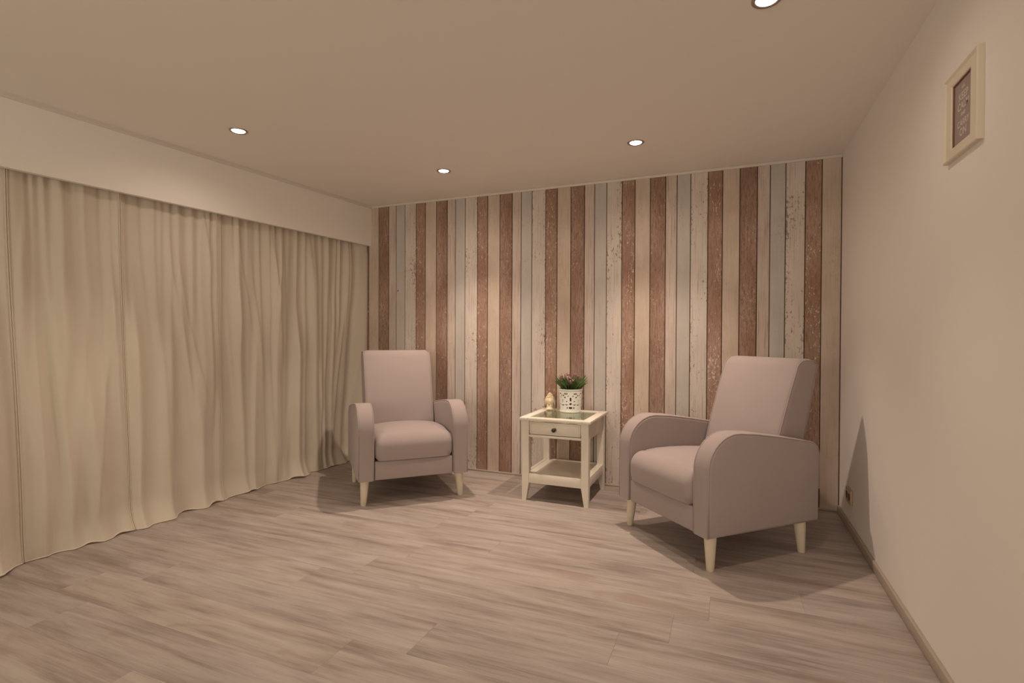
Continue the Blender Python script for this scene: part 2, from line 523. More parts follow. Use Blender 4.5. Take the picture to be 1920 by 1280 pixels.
while y > REAR + 0.01:
    w = min(PW, y - REAR)
    x0 = XL - rr.uniform(0.05, PL - 0.25)
    while x0 < -0.001:
        a, b = max(x0, XL), min(x0 + PL, 0.0)
        if b - a > 0.01:
            me = full if (abs(b - a - PL) < 1e-6 and abs(w - PW) < 1e-6) else plank_mesh(b - a, w)
            ob = link('plank', me, None, fl)
            ob.location = ((a + b) / 2, y - w / 2, 0)
        x0 += PL
    y -= w; row += 1

# ------------------------------------------------------------------ curtains
def smooth(a, b, v):
    u = max(0.0, min(1.0, (v - a) / (b - a)))
    return u * u * (3 - 2 * u)
def nz(a, b, c=0.0): return noise.noise(Vector((a, b, c)))
ZC = 1.80
def edge_d(y, z):
    """where two neighbouring panels meet: depth shared by both free edges"""
    return 0.012 * nz(y * 3.1, z * 1.1, 40.0) * (1 - 0.5 * z / ZC)

def make_folds(ya, yb, seed):
    """irregular drapes: each fold is a ridge whose line wanders from heading to hem"""
    rg = random.Random(int(seed * 100))
    folds = []
    y = ya - 0.05
    while y < yb + 0.05:                       # long folds from the heading
        step = rg.uniform(0.030, 0.085)
        y += step
        folds.append(dict(yt=y, yb=y + rg.gauss(0.0, 0.030), a=rg.uniform(0.006, 0.021), w=rg.uniform(0.014, 0.032),
                          z0=-1.0 if rg.random() < 0.72 else rg.uniform(0.3, 1.2), z1=9.0, skew=rg.choice((-1, 1)), ph=rg.uniform(0, 50)))
    y = ya
    while y < yb + 0.03:                       # broad drapes that open towards the floor
        y += rg.uniform(0.08, 0.19)
        folds.append(dict(yt=y + rg.gauss(0, 0.05), yb=y + rg.gauss(0, 0.03), a=rg.uniform(0.020, 0.044), w=rg.uniform(0.030, 0.060),
                          z0=-1.0, z1=rg.uniform(0.45, 1.6), skew=rg.choice((-1, 1)), ph=rg.uniform(0, 50)))
    for _ in range(int((yb - ya) * 9)):        # short oblique pulls
        yc = rg.uniform(ya, yb); zc = rg.uniform(0.2, 1.6)
        sl = rg.choice((-1, 1)) * rg.uniform(0.05, 0.16)
        folds.append(dict(yt=yc + sl * (1.72 - zc), yb=yc - sl * zc, a=rg.uniform(0.006, 0.014), w=rg.uniform(0.012, 0.026),
                          z0=zc - rg.uniform(0.15, 0.4), z1=zc + rg.uniform(0.15, 0.4), skew=rg.choice((-1, 1)), ph=rg.uniform(0, 50)))
    return folds

def fold_depth(folds, y, z):
    d = 0.0
    tz = z / 1.72
    for f in folds:
        if z < f['z0'] - 0.25 or z > f['z1'] + 0.4: continue
        yk = f['yb'] + (f['yt'] - f['yb']) * tz + 0.010 * nz(f['ph'], z * 1.6)
        w = f['w'] * (1.45 - 0.6 * min(1.0, tz))
        t_ = (y - yk) / w
        if abs(t_) > 3.2: continue
        amp = f['a'] * smooth(f['z0'] - 0.25, f['z0'] + 0.1, z) * (1 - smooth(f['z1'] - 0.05, f['z1'] + 0.4, z))
        side = t_ * f['skew']
        if side > 0: prof_ = math.exp(-(side * 1.7) ** 2)
        else: prof_ = math.exp(-(side * 0.75) ** 2)
        d += amp * prof_
    return d

def curtain(ya, yb, seed, label, hem_left=True, hem_right=True, corner=False):
    """one sheer panel between ya (nearer the rear) and yb"""
    root = empty('curtain', (bulk_x((ya + yb) / 2) - 0.06, (ya + yb) / 2, 0.0))
    L = yb - ya
    ncol = max(40, int(L * 210)); nrow = 84
    folds = make_folds(ya, yb, seed)
    grid = []
    for j in range(nrow + 1):
        z = ZC * (j / nrow) ** 1.35
        wdn = 1 - smooth(0.0, 1.5, z)
        row = []
        for i in range(ncol + 1):
            u = i / ncol
            y = ya + L * u
            s = y + seed * 3.7
            d = fold_depth(folds, y, z) - 0.020
            d += 0.004 * nz(s * 30, z * 1.2, seed + 6) * (0.4 + 0.6 * smooth(1.0, 1.7, z))
            d += 0.004 * nz(s * 7, z * 7, seed + 4) * (0.3 + 0.7 * wdn)
            be = min(1.0, (y - ya) / 0.05) * (1.0 if corner else min(1.0, (yb - y) / 0.05))
            be = be * be * (3 - 2 * be)
            d = d * be + edge_d(ya if y - ya < yb - y else yb, z) * (1 - be)
            xt = bulk_x(y) - 0.060
            xb = -3.435 + 0.012 * nz(y * 2.2, 0, 3.0)
            k = smooth(0.0, 1.0, z / 1.72)
            xx = xb * (1 - k) + xt * k + d
            xx += max(0.0, 1 - z / 0.14) ** 2 * (0.030 + 0.052 * nz(y * 6.5, 0.5, 7.0))
            if corner:                          # the last fold turns forward against the board wall
                c = smooth(-0.16, -0.02, y)
                xx = xx * (1 - c) + (BX0 - 0.030 - 0.012 * wdn) * c
            yy = y + 0.008 * wdn * nz(s * 8, z * 2, seed) * be
            if z > HB - 0.06: xx = min(xx, bulk_x(yy) - 0.034)
            zz = z + 0.004
            if j == 0: zz = 0.003 + 0.034 * max(0.0, nz(y * 8, 4, 9.0))
            row.append((xx, min(max(yy, ya), yb, -0.012), zz))
        grid.append(row)
    off = root.location
    bm = bmesh.new()
    V = [[bm.verts.new(Vector(c) - off) for c in row] for row in grid]
    for j in range(nrow):
        for i in range(ncol):
            bm.faces.new((V[j][i], V[j][i + 1], V[j + 1][i + 1], V[j + 1][i]))
    me = bpy.data.meshes.new('curtain_panel')
    bm.to_mesh(me); bm.free()
    link('curtain_panel', me, M['voile'], root, True)
    def hem(col, sgn):
        hb = bmesh.new()
        pts = [Vector(grid[j][col]) + Vector((0.002, sgn * 0.0032, 0)) - off for j in range(0, nrow + 1)]
        tube(hb, pts, 0.0028, 6)
        from_bm('side_hem', hb, M['voile'], root, True)
    if hem_left: hem(0, 1)
    if hem_right: hem(ncol, -1)
    hb = bmesh.new()
    tube(hb, [Vector(c) + Vector((0, 0, 0.001)) - off for c in grid[0][1:-1]], 0.003, 6)
    from_bm('bottom_hem', hb, M['voile'], root, True)
    tag(root, label, 'curtain', 'cream sheer curtains along the left wall')
    return root

curtain(-1.2495, -0.015, 1.0, 'wide cream sheer curtain panel ending at the board wall', hem_right=False, corner=True)
curtain(-1.7695, -1.2505, 2.3, 'cream sheer curtain panel next to the one at the board wall')
curtain(-2.2135, -1.7705, 3.9, 'narrow cream sheer curtain panel, third from the board wall')
curtain(-3.5515, -2.2145, 5.2, 'cream sheer curtain panel, fourth from the board wall')
curtain(-5.2, -3.5525, 6.6, 'cream sheer curtain panel nearest the rear wall')

# ------------------------------------------------------------------ downlights
def downlight(x, y, label, out, tx, ty):
    root = empty('recessed_downlight', (x, y, H))
    bm = bmesh.new()
    lathe(bm, [(0.0445, 0.0), (0.0445, -0.002), (0.042, -0.0042), (0.036, -0.0042), (0.0325, -0.0025), (0.031, 0.0), (0.0445, 0.0)], 48)
    from_bm('rim', bm, M['steel'], root, True, 50)
    bm = bmesh.new()
    lathe(bm, [(0.031, -0.0022), (0.0295, -0.0040), (0.020, -0.0056), (0.0, -0.0062)], 48)
    from_bm('lamp_lens', bm, M['lens'], root, True)
    for nm, watt, cone in (('lamp_beam', LAMP_WATT, LAMP_CONE), ('lamp_spill', SPILL_WATT, SPILL_CONE)):
        ld = bpy.data.lights.new(nm, 'SPOT')
        ld.energy = watt * out
        ld.color = LAMP_COL
        ld.spot_size = cone
        ld.spot_blend = LAMP_BLEND
        ld.shadow_soft_size = 0.022
        lo = bpy.data.objects.new(nm, ld)
        COL.objects.link(lo)
        lo.parent = root
        lo.location = (0, 0, -0.03)
        if nm == 'lamp_beam':                  # only the main beam follows the swivelled head
            lo.rotation_euler = (math.radians(-ty), math.radians(tx), 0)
    tag(root, label, 'ceiling light', 'recessed ceiling downlights')
for a in LAMPS:
    downlight(*a)

# ------------------------------------------------------------------ armchairs
def offset_poly(pts, d):
    """inset a closed counter-clockwise polygon by d along averaged normals"""
    n = len(pts); out = []
    for i in range(n):
        a, b, c = Vector(pts[i - 1]), Vector(pts[i]), Vector(pts[(i + 1) % n])
        e1 = (b - a).normalized(); e2 = (c - b).normalized()
        n1 = Vector((-e1.y, e1.x)); n2 = Vector((-e2.y, e2.x))
        nn = (n1 + n2)
        if nn.length < 1e-6: nn = n1
        nn.normalize()
        k = max(0.4, nn.dot(n1))
        out.append(b + nn * (d / k))
    return out

def arc(cx, cy, r, a0, a1, n):
    return [(cx + r * math.cos(math.radians(a0 + (a1 - a0) * k / n)), cy + r * math.sin(math.radians(a0 + (a1 - a0) * k / n))) for k in range(n + 1)]

def round_extrude(bm, prof, x0, x1, r, seg=5):
    """extrude a (y,z) profile along x with rounded long edges"""
    secs = []
    for k in range(seg + 1):
        a = math.pi / 2 * k / seg
        secs.append((x0 + r * (1 - math.sin(a)), r * (1 - math.cos(a))))
    secs = [(x0 + r * (1 - math.sin(math.pi / 2 * (1 - k / seg) * -1 + 0)) if False else x0 + r * (1 - math.cos(math.pi / 2 * k / seg)), r * (1 - math.sin(math.pi / 2 * k / seg))) for k in range(seg + 1)]
    full = secs + [(x1 - (s[0] - x0), s[1]) for s in secs[::-1]]
    rings = []
    for xx, ins in full:
        pp = offset_poly(prof, ins) if ins > 1e-6 else [Vector(p) for p in prof]
        rings.append([bm.verts.new((xx, p[0], p[1])) for p in pp])
    n = len(prof)
    for A, B in zip(rings[:-1], rings[1:]):
        for k in range(n):
            bm.faces.new((A[k], A[(k + 1) % n], B[(k + 1) % n], B[k]))
    bm.faces.new(rings[0][::-1]); bm.faces.new(rings[-1])
    return rings

LEG_H = 0.150
CW, ARM = 0.335, 0.098                        # half width, arm width
IN = CW - ARM
def make_armchair(loc, rz, label):
    root = empty('armchair', (loc[0], loc[1], 0), rz)
    fab = M['fabric']
    # arm side profile (y, z), counter-clockwise, front at -y
    prof = [(-0.318, LEG_H), (-0.1, LEG_H), (0.12, LEG_H), (0.338, LEG_H), (0.340, 0.30)]
    prof += [(0.340, 0.455)] + arc(0.270, 0.455, 0.070, 10, 80, 5)
    prof += [(0.10, 0.556), (-0.05, 0.579)]
    prof += arc(-0.158, 0.428, 0.160, 85, 175, 10)
    prof += [(-0.318, 0.30)]
    for sgn in (-1, 1):
        bm = bmesh.new()
        x0, x1 = (IN, CW) if sgn > 0 else (-CW, -IN)
        round_extrude(bm, prof, x0, x1, 0.016, 4)
        arm = from_bm('arm', bm, fab, root, True, 60)
        # welt seams running round both faces of the arm
        bm = bmesh.new()
        for xf in (x0 + 0.006, x1 - 0.006):
            pp = offset_poly(prof, 0.0030)
            pts = [(xf, p[0], p[1]) for p in pp]
            idx = list(range(4, len(prof))) + [0]
            tube(bm, [pts[k] for k in idx], 0.0040, 6)
        from_bm('piping', bm, fab, arm, True)
    # backrest
    bprof = [(0.30, LEG_H + 0.02), (0.335, LEG_H + 0.02), (0.350, 0.36), (0.372, 0.52), (0.412, 0.70), (0.449, 0.855)]
    bprof += [(0.452, 0.878), (0.440, 0.897), (0.415, 0.905), (0.375, 0.907), (0.345, 0.904), (0.325, 0.892)]
    bprof += [(0.308, 0.862), (0.256, 0.72), (0.205, 0.565), (0.168, 0.43), (0.155, 0.36), (0.20, 0.30)]
    bm = bmesh.new()
    rings = round_extrude(bm, bprof, -IN + 0.002, IN - 0.002, 0.026, 5)
    # the back widens a touch towards the top, and crowns slightly
    for v in bm.verts:
        k = smooth(0.45, 0.9, v.co.z)
        v.co.x *= 1 + 0.02 * k
        u = v.co.x / IN
        if v.co.z > 0.86:
            v.co.z -= 0.012 * u * u * u * u
            v.co.x *= 1 - 0.045 * ((v.co.z - 0.86) / 0.047) ** 2
    back = from_bm('backrest', bm, fab, root, True, 70)
    bm = bmesh.new()
    pp = offset_poly(bprof, 0.006)
    for sx in (-1, 1):
        tube(bm, [(sx * (IN - 0.009) * (1 + 0.02 * smooth(0.45, 0.9, p[1])), p[0], p[1] - (0.010 if p[1] > 0.86 else 0)) for p in pp[3:17]], 0.0028, 6)
    from_bm('piping', bm, fab, back, True)
    # seat cushion: full bullnose front and a crowned top
    sp = [(-0.316, 0.266), (-0.1, 0.266), (0.05, 0.266), (0.20, 0.266), (0.21, 0.33), (0.20, 0.395)]
    sp += [(0.12, 0.406), (0.02, 0.414), (-0.08, 0.418), (-0.17, 0.418), (-0.225, 0.413)]
    sp += arc(-0.256, 0.343, 0.068, 75, 180, 9)
    sp += [(-0.3225, 0.30)]
    bm = bmesh.new()
    hw = IN - 0.003
    prof_n = len(sp)
    xs = [-1 + 2 * k / 22 for k in range(23)]
    rings = []
    for u in xs:
        e = 1 - abs(u)
        ins = 0.020 * (1 - min(1.0, e / 0.10)) ** 2
        pp = offset_poly(sp, ins) if ins > 1e-6 else [Vector(p) for p in sp]
        ring = []
        for p in pp:
            z = p[1]
            if z > 0.34:
                z += 0.020 * (1 - u * u) * smooth(0.34, 0.41, z) * smooth(-0.33, -0.18, p[0])
            yb_ = p[0] - (0.010 * (1 - u ** 4) if p[0] < -0.24 else 0.0)
            ring.append(bm.verts.new((u * hw, yb_, z)))
        rings.append(ring)
    for A, B in zip(rings[:-1], rings[1:]):
        for k in range(prof_n):
            bm.faces.new((A[k], A[(k + 1) % prof_n], B[(k + 1) % prof_n], B[k]))
    bm.faces.new(rings[0][::-1]); bm.faces.new(rings[-1])
    seat = from_bm('seat_cushion', bm, fab, root, True, 60)
    # front panel below the seat, and hidden base
    box('front_panel', -IN + 0.002, IN - 0.002, -0.312, -0.27, LEG_H + 0.002, 0.262, fab, root, 0.006, 3)
    box('base', -IN, IN, -0.27, 0.31, LEG_H + 0.005, 0.262, fab, root, 0.004, 2)
    # tapered round wooden legs, splayed slightly
    for sx in (-1, 1):
        for ly in (-0.265, 0.265):
            bm = bmesh.new()
            rg = lathe(bm, [(0.0, 0.0), (0.0145, 0.0), (0.0165, 0.003), (0.0275, LEG_H), (0.0, LEG_H)], 20)
            for v in bm.verts:
                k = 1 - v.co.z / LEG_H
                v.co.x += sx * (0.288 + 0.008 * k)
                v.co.y += ly + (-0.006 if ly < 0 else 0.006) * k
            from_bm('leg', bm, M['leg_wood'], root, True, 50)
    tag(root, label, 'armchair', 'pair of mauve-grey armchairs')
    return root
make_armchair((-2.556, -0.590), math.radians(44.5), 'mauve-grey upholstered armchair with pale wooden legs beside the sheer curtains')
make_armchair((-0.672, -0.705), math.radians(-45.5), 'mauve-grey upholstered armchair with pale wooden legs beside the plain white wall')

# ------------------------------------------------------------------ side table
def make_table(cx, cy):
    root = empty('side_table', (cx, cy, 0))
    mt = M['table']
    W, D, Ht = 0.222, 0.235, 0.508            # half width, half depth, height
    lw = 0.044
    ox, oy = W - 0.014, D - 0.014              # outer faces of the legs
    for sx in (-1, 1):
        for sy in (-1, 1):
            bm = bmesh.new()
            def ring(z, w):
                a, b = sorted((sx * ox, sx * (ox - w)))
                c, d = sorted((sy * oy, sy * (oy - w)))
                return [bm.verts.new(p) for p in ((a, c, z), (b, c, z), (b, d, z), (a, d, z))]
            R_ = [ring(0.0, 0.026), ring(0.108, lw), ring(Ht - 0.018, lw)]
            for A, B in zip(R_[:-1], R_[1:]):
                for k in range(4): bm.faces.new((A[k], A[(k + 1) % 4], B[(k + 1) % 4], B[k]))
            bm.faces.new(R_[0][::-1]); bm.faces.new(R_[-1])
            bmesh.ops.bevel(bm, geom=[e for e in bm.edges if abs(e.verts[0].co.z - e.verts[1].co.z) > 0.05], offset=0.002, segments=2, affect='EDGES')
            from_bm('leg', bm, mt, root)
    # top frame of four rails round the glass
    rw = 0.052
    for nm, a in (('x', -1), ('x', 1)):
        x0, x1 = (W - rw, W) if a > 0 else (-W, -W + rw)
        box('top_rail', x0, x1, -D, D, Ht - 0.018, Ht, mt, root, 0.003)
    for a in (-1, 1):
        y0, y1 = (D - rw, D) if a > 0 else (-D, -D + rw)
        box('top_rail', -W + rw, W - rw, y0, y1, Ht - 0.018, Ht, mt, root, 0.003)
    box('glass_pane', -W + rw - 0.004, W - rw + 0.004, -D + rw - 0.004, D - rw + 0.004, Ht - 0.009, Ht - 0.004, M['glass'], root)
    zb = 0.390
    for sx in (-1, 1):
        x0, x1 = sorted((sx * (ox - 0.006), sx * (ox - 0.024)))
        box('side_apron', x0, x1, -oy + lw, oy - lw, zb, Ht - 0.018, mt, root, 0.0015)
    box('back_apron', -ox + lw, ox - lw, oy - 0.024, oy - 0.006, zb, Ht - 0.018, mt, root, 0.0015)
    # drawer
    dr = box('drawer', -ox + lw + 0.005, ox - lw - 0.005, -oy + 0.003, -oy + 0.02, zb + 0.018, Ht - 0.026, mt, root, 0.003)
    bm = bmesh.new()
    x0, x1, z0, z1 = -ox + lw + 0.014, ox - lw - 0.014, zb + 0.027, Ht - 0.035
    yf = -oy + 0.0025
    for (a, b, c, d) in ((x0, x1, z0, z0 + 0.003), (x0, x1, z1 - 0.003, z1), (x0, x0 + 0.003, z0, z1), (x1 - 0.003, x1, z0, z1)):
        add_box(bm, a, b, yf - 0.0012, yf + 0.002, c, d)
    from_bm('drawer_bead', bm, mt, dr)
    bm = bmesh.new()
    lathe(bm, [(0.0, 0.030), (0.008, 0.029), (0.0125, 0.025), (0.0135, 0.020), (0.010, 0.014), (0.0055, 0.010), (0.0055, 0.003), (0.010, 0.001), (0.010, 0.0), (0.0, 0.0)], 20)
    for v in bm.verts:
        z = v.co.z
        v.co = Vector((v.co.x, -oy + 0.003 - z, v.co.y + (zb + Ht) / 2 - 0.006))
    tag(from_bm('knob', bm, M['knob'], dr, True, 50), 'dark round drawer knob')
    box('drawer_tray', -ox + lw, ox - lw, -oy + 0.02, oy - 0.024, zb + 0.018, zb + 0.026, mt, dr)
    box('ledge', -ox + lw, ox - lw, -oy - 0.002, -oy + 0.024, zb, zb + 0.015, mt, root, 0.003)
    # lower shelf: four rails and a flush panel
    zs0, zs1 = 0.108, 0.166
    for sx in (-1, 1):
        x0, x1 = sorted((sx * (ox - 0.004), sx * (ox - 0.024)))
        box('shelf_rail', x0, x1, -oy + lw, oy - lw, zs0, zs1, mt, root, 0.002)
        y0, y1 = sorted((sx * (oy - 0.004), sx * (oy - 0.024)))
        box('shelf_rail', -ox + lw, ox - lw, y0, y1, zs0, zs1, mt, root, 0.002)
    box('shelf_panel', -ox + 0.024, ox - 0.024, -oy + 0.024, oy - 0.024, zs1 - 0.022, zs1 - 0.006, mt, root)
    for sx in (-1, 1):
        x0, x1 = sorted((sx * (ox - 0.024), sx * (ox - 0.075)))
        box('shelf_border', x0, x1, -oy + 0.024, oy - 0.024, zs1 - 0.018, zs1 - 0.002, mt, root, 0.0015)
    tag(root, 'cream-white side table with glass top, one drawer and a lower shelf', 'side table')
    return Ht
TX, TY = -1.5525, -0.293
TH = make_table(TX, TY)

# ------------------------------------------------------------------ potted plant
def make_plant(x, y, z):
    root = empty('potted_plant', (x, y, z))
    R0, R1, PH = 0.068, 0.076, 0.150
    NC, NR = 168, 46
    def hole(u, v):
        # four mirrored lace motifs round the pot; u in [-.5,.5] across one motif, v from base to rim
        a = abs(u) * 0.97
        def el(cu, cv, ru, rv): return ((a - cu) / (ru * 1.12)) ** 2 + ((v - cv) / (rv * 1.12)) ** 2 < 1
        if el(0, 0.20, 0.11, 0.040): return True
        if el(0, 0.37, 0.060, 0.040): return True
        if el(0, 0.57, 0.048, 0.075): return True
        if el(0.24, 0.345, 0.085, 0.030) and not el(0.23, 0.375, 0.07, 0.028): return True
        if el(0.27, 0.80, 0.11, 0.024): return True
        if el(0.33, 0.65, 0.040, 0.032): return True
        if el(0.42, 0.73, 0.040, 0.030): return True
        if el(0.43, 0.31, 0.040, 0.034): return True
        if el(0.22, 0.47, 0.028, 0.030): return True
        if el(0.20, 0.20, 0.026, 0.045): return True
        if el(0.13, 0.71, 0.040, 0.018): return True
        if el(0.49, 0.50, 0.030, 0.075): return True
        return False
    bm = bmesh.new()
    ang0 = -1.29                               # one motif faces into the room
    V = []
    for j in range(NR + 1):
        v = j / NR
        r = R0 + (R1 - R0) * v
        if v > 0.94: r += 0.003
        if v < 0.05: r += 0.002
        V.append([bm.verts.new((r * math.cos(ang0 + 2 * math.pi * i / NC), r * math.sin(ang0 + 2 * math.pi * i / NC), PH * v)) for i in range(NC)])
    for j in range(NR):
        for i in range(NC):
            vm = (j + 0.5) / NR
            um = (((i + 0.5) / NC * 4 + 0.5) % 1.0) - 0.5
            if hole(um, vm): continue
            i2 = (i + 1) % NC
            bm.faces.new((V[j][i], V[j][i2], V[j + 1][i2], V[j + 1][i]))
    bmesh.ops.delete(bm, geom=[v for v in bm.verts if not v.link_faces], context='VERTS')
    bmesh.ops.recalc_face_normals(bm, faces=bm.faces[:])
    bmesh.ops.solidify(bm, geom=bm.faces[:], thickness=0.004)
    from_bm('pot', bm, M['ceramic'], root, True, 50)
    bm = bmesh.new()
    lathe(bm, [(0.0, 0.0), (R0 + 0.001, 0.0), (R0 + 0.001, 0.006), (0.0, 0.006)], 40)
    from_bm('pot_base', bm, M['ceramic'], root)
    bm = bmesh.new()
    lathe(bm, [(0.0, 0.008), (R0 - 0.012, 0.008), (R1 - 0.012, PH - 0.012), (R1 - 0.015, PH - 0.012), (R1 - 0.016, PH - 0.022), (0.0, PH - 0.020)], 32)
    from_bm('inner_pot', bm, M['liner'], root, True, 50)
    bm = bmesh.new()
    lathe(bm, [(R1 - 0.017, PH - 0.021), (0.04, PH - 0.012), (0.0, PH - 0.008)], 24)
    from_bm('soil', bm, M['soil'], root, True)
    # foliage: narrow arching blades in tufts
    rg = random.Random(5)
    bm = bmesh.new()
    tips = []
    for k in range(460):
        a = rg.uniform(0, 2 * math.pi); rb = 0.052 * math.sqrt(rg.random())
        p0 = Vector((rb * math.cos(a), rb * math.sin(a), PH - 0.014))
        da = a + rg.uniform(-0.7, 0.7)
        lean = rg.uniform(0.0, 0.35) + 0.42 * rb / 0.052
        Lh = rg.uniform(0.060, 0.105) if k > 40 else rg.uniform(0.105, 0.135)
        Lh *= 1.22 - 0.34 * rb / 0.052
        d = Vector((math.cos(da) * lean, math.sin(da) * lean, 1.0)).normalized()
        side = d.cross(Vector((math.cos(da + 1.3), math.sin(da + 1.3), 0.2))).normalized()
        w = rg.uniform(0.0022, 0.0042)
        pts = []
        for q in range(5):
            tq = q / 4
            c = p0 + d * Lh * tq + Vector((math.cos(da), math.sin(da), -0.35)) * (0.028 * lean * tq * tq)
            ww = w * (0.55 + 0.9 * tq) * (1 - tq ** 3) + 0.0003
            pts.append((bm.verts.new(c - side * ww), bm.verts.new(c + side * ww)))
        for A, B in zip(pts[:-1], pts[1:]):
            bm.faces.new((A[0], A[1], B[1], B[0]))
        tips.append(p0 + d * Lh * 0.9)
    fo = from_bm('foliage', bm, M['leaf'], root, True)
    fo['kind'] = 'stuff'
    # flower heads: small five-petalled cups
    bm = bmesh.new()
    for q in range(7):
        a = 2 * math.pi * q / 7
        c = [Vector((0, 0, 0)), Vector((0.006 * math.cos(a - 0.5), 0.006 * math.sin(a - 0.5), 0.005)), Vector((0.0085 * math.cos(a), 0.0085 * math.sin(a), 0.010)), Vector((0.006 * math.cos(a + 0.5), 0.006 * math.sin(a + 0.5), 0.005))]
        bm.faces.new([bm.verts.new(v) for v in c])
    lathe(bm, [(0.0, -0.002), (0.0035, 0.001), (0.004, 0.006), (0.0, 0.010)], 8)
    me = bpy.data.meshes.new('flower'); bm.to_mesh(me); bm.free(); me.materials.append(M['petal'])
    spots = [(x_ * 1.05, y_ * 1.1, z_ * 1.25 + 0.012) for (x_, y_, z_) in [(-0.052, -0.025, 0.050), (-0.045, -0.04, 0.038), (-0.060, -0.01, 0.060), (0.010, -0.055, 0.040), (0.020, -0.058, 0.033), (0.002, -0.045, 0.055), (0.030, -0.048, 0.044),
             (0.045, -0.02, 0.052), (-0.01, -0.02, 0.072), (0.025, 0.0, 0.075), (-0.03, 0.015, 0.070), (0.04, 0.03, 0.06), (0.012, -0.05, 0.028), (0.036, -0.015, 0.070), (-0.02, -0.035, 0.060)]]
    for s in spots:
        ob = link('flower', me, None, root)
        ob.location = (s[0], s[1], PH - 0.014 + s[2])
        ob.rotation_euler = (rg.uniform(-0.6, 0.9), rg.uniform(-0.6, 0.6), rg.uniform(0, 6))
        sc = rg.uniform(1.1, 1.6); ob.scale = (sc, sc, sc)
    tag(root, 'pink-flowered green plant in a white pierced lace-pattern pot', 'potted plant')
make_plant(TX - 0.008, TY + 0.235 - 0.088, TH - 0.0005)

# ------------------------------------------------------------------ buddha head figurine
def make_figurine(x, y, z, rz):
    root = empty('head_figurine', (x, y, z), rz)
    mp = M['plaster']
    bm = bmesh.new()
    # neck and plinth
    lathe(bm, [(0.0, 0.0), (0.029, 0.0), (0.0295, 0.008), (0.0225, 0.012), (0.0205, 0.022), (0.022, 0.036), (0.0, 0.036)], 24)
    # face: ellipsoid narrowing to the chin, with brow, nose, lips and lids raised
    nu, nv = 40, 30
    rows = []
    for j in range(nv + 1):
        ph = math.pi * j / nv
        row = []
        for i in range(nu):
            th = 2 * math.pi * i / nu
            sx, sy, sz = math.sin(ph) * math.sin(th), -math.sin(ph) * math.cos(th), -math.cos(ph)
            taper = 1 - 0.22 * max(0, -sz) ** 1.5
            px, py, pz = 0.0300 * sx * taper, 0.031 * sy * taper, 0.060 + 0.034 * sz
            if sy < 0:
                f = 0.0
                f += 0.0065 * math.exp(-(px / 0.0038) ** 2) * math.exp(-((pz - 0.058) / 0.0085) ** 2)
                f += 0.0030 * math.exp(-(px / 0.0065) ** 2) * math.exp(-((pz - 0.0445) / 0.0028) ** 2)
                f += 0.0022 * math.exp(-((abs(px) - 0.011) / 0.006) ** 2) * math.exp(-((pz - 0.0635) / 0.0022) ** 2)
                f += 0.0020 * math.exp(-((abs(px) - 0.011) / 0.008) ** 2) * math.exp(-((pz - 0.0715) / 0.0018) ** 2)
                f -= 0.0022 * math.exp(-((abs(px) - 0.011) / 0.006) ** 2) * math.exp(-((pz - 0.067) / 0.003) ** 2)
                py -= f * max(0.0, -sy)
            row.append(bm.verts.new((px, py, pz)))
        rows.append(row)
    for A, B in zip(rows[:-1], rows[1:]):
        for k in range(nu): bm.faces.new((A[k], A[(k + 1) % nu], B[(k + 1) % nu], B[k]))
    bmesh.ops.remove_doubles(bm, verts=bm.verts[:], dist=1e-5)
    from_bm('head', bm, mp, root, True)
    # hair: a cap of small curls rising to the topknot
    bm = bmesh.new()
    def curl(c, r):
        bmesh.ops.create_icosphere(bm, subdivisions=1, radius=r, matrix=Matrix.Translation(c))
    for j in range(9):
        el_ = math.radians(8 + j * 10)
        rr_ = math.cos(el_); zz = math.sin(el_)
        cnt = max(1, int(22 * rr_))
        for i in range(cnt):
            th = 2 * math.pi * (i + 0.5 * (j % 2)) / cnt
            c = Vector((0.0312 * rr_ * math.sin(th), -0.0322 * rr_ * math.cos(th), 0.062 + 0.0350 * zz))
            if c.y < -0.012 and c.z < 0.080: continue
            curl(c, 0.0038)
    for j in range(4):
        for i in range(7):
            a = 2 * math.pi * (i + 0.5 * j) / 7
            rr_ = (0.015, 0.014, 0.010, 0.005)[j]
            curl(Vector((rr_ * math.cos(a), 0.003 + rr_ * math.sin(a), 0.095 + 0.0045 * j)), 0.0042)
    curl(Vector((0, 0.003, 0.1115)), 0.0042)
    from_bm('curled_hair', bm, mp, root, True)
    for s in (-1, 1):
        bm = bmesh.new()
        bmesh.ops.create_uvsphere(bm, u_segments=12, v_segments=10, radius=1.0)
        for v in bm.verts:
            v.co = Vector((s * 0.0315 + v.co.x * 0.0042, 0.001 + v.co.y * 0.0075, 0.050 + v.co.z * 0.0215))
        from_bm('ear', bm, mp, root, True)
    tag(root, 'small cream figurine of a curly-haired head with long ears on the table', 'figurine')
make_figurine(TX - 0.158, TY + 0.235 - 0.070, TH - 0.0005, 0.35)

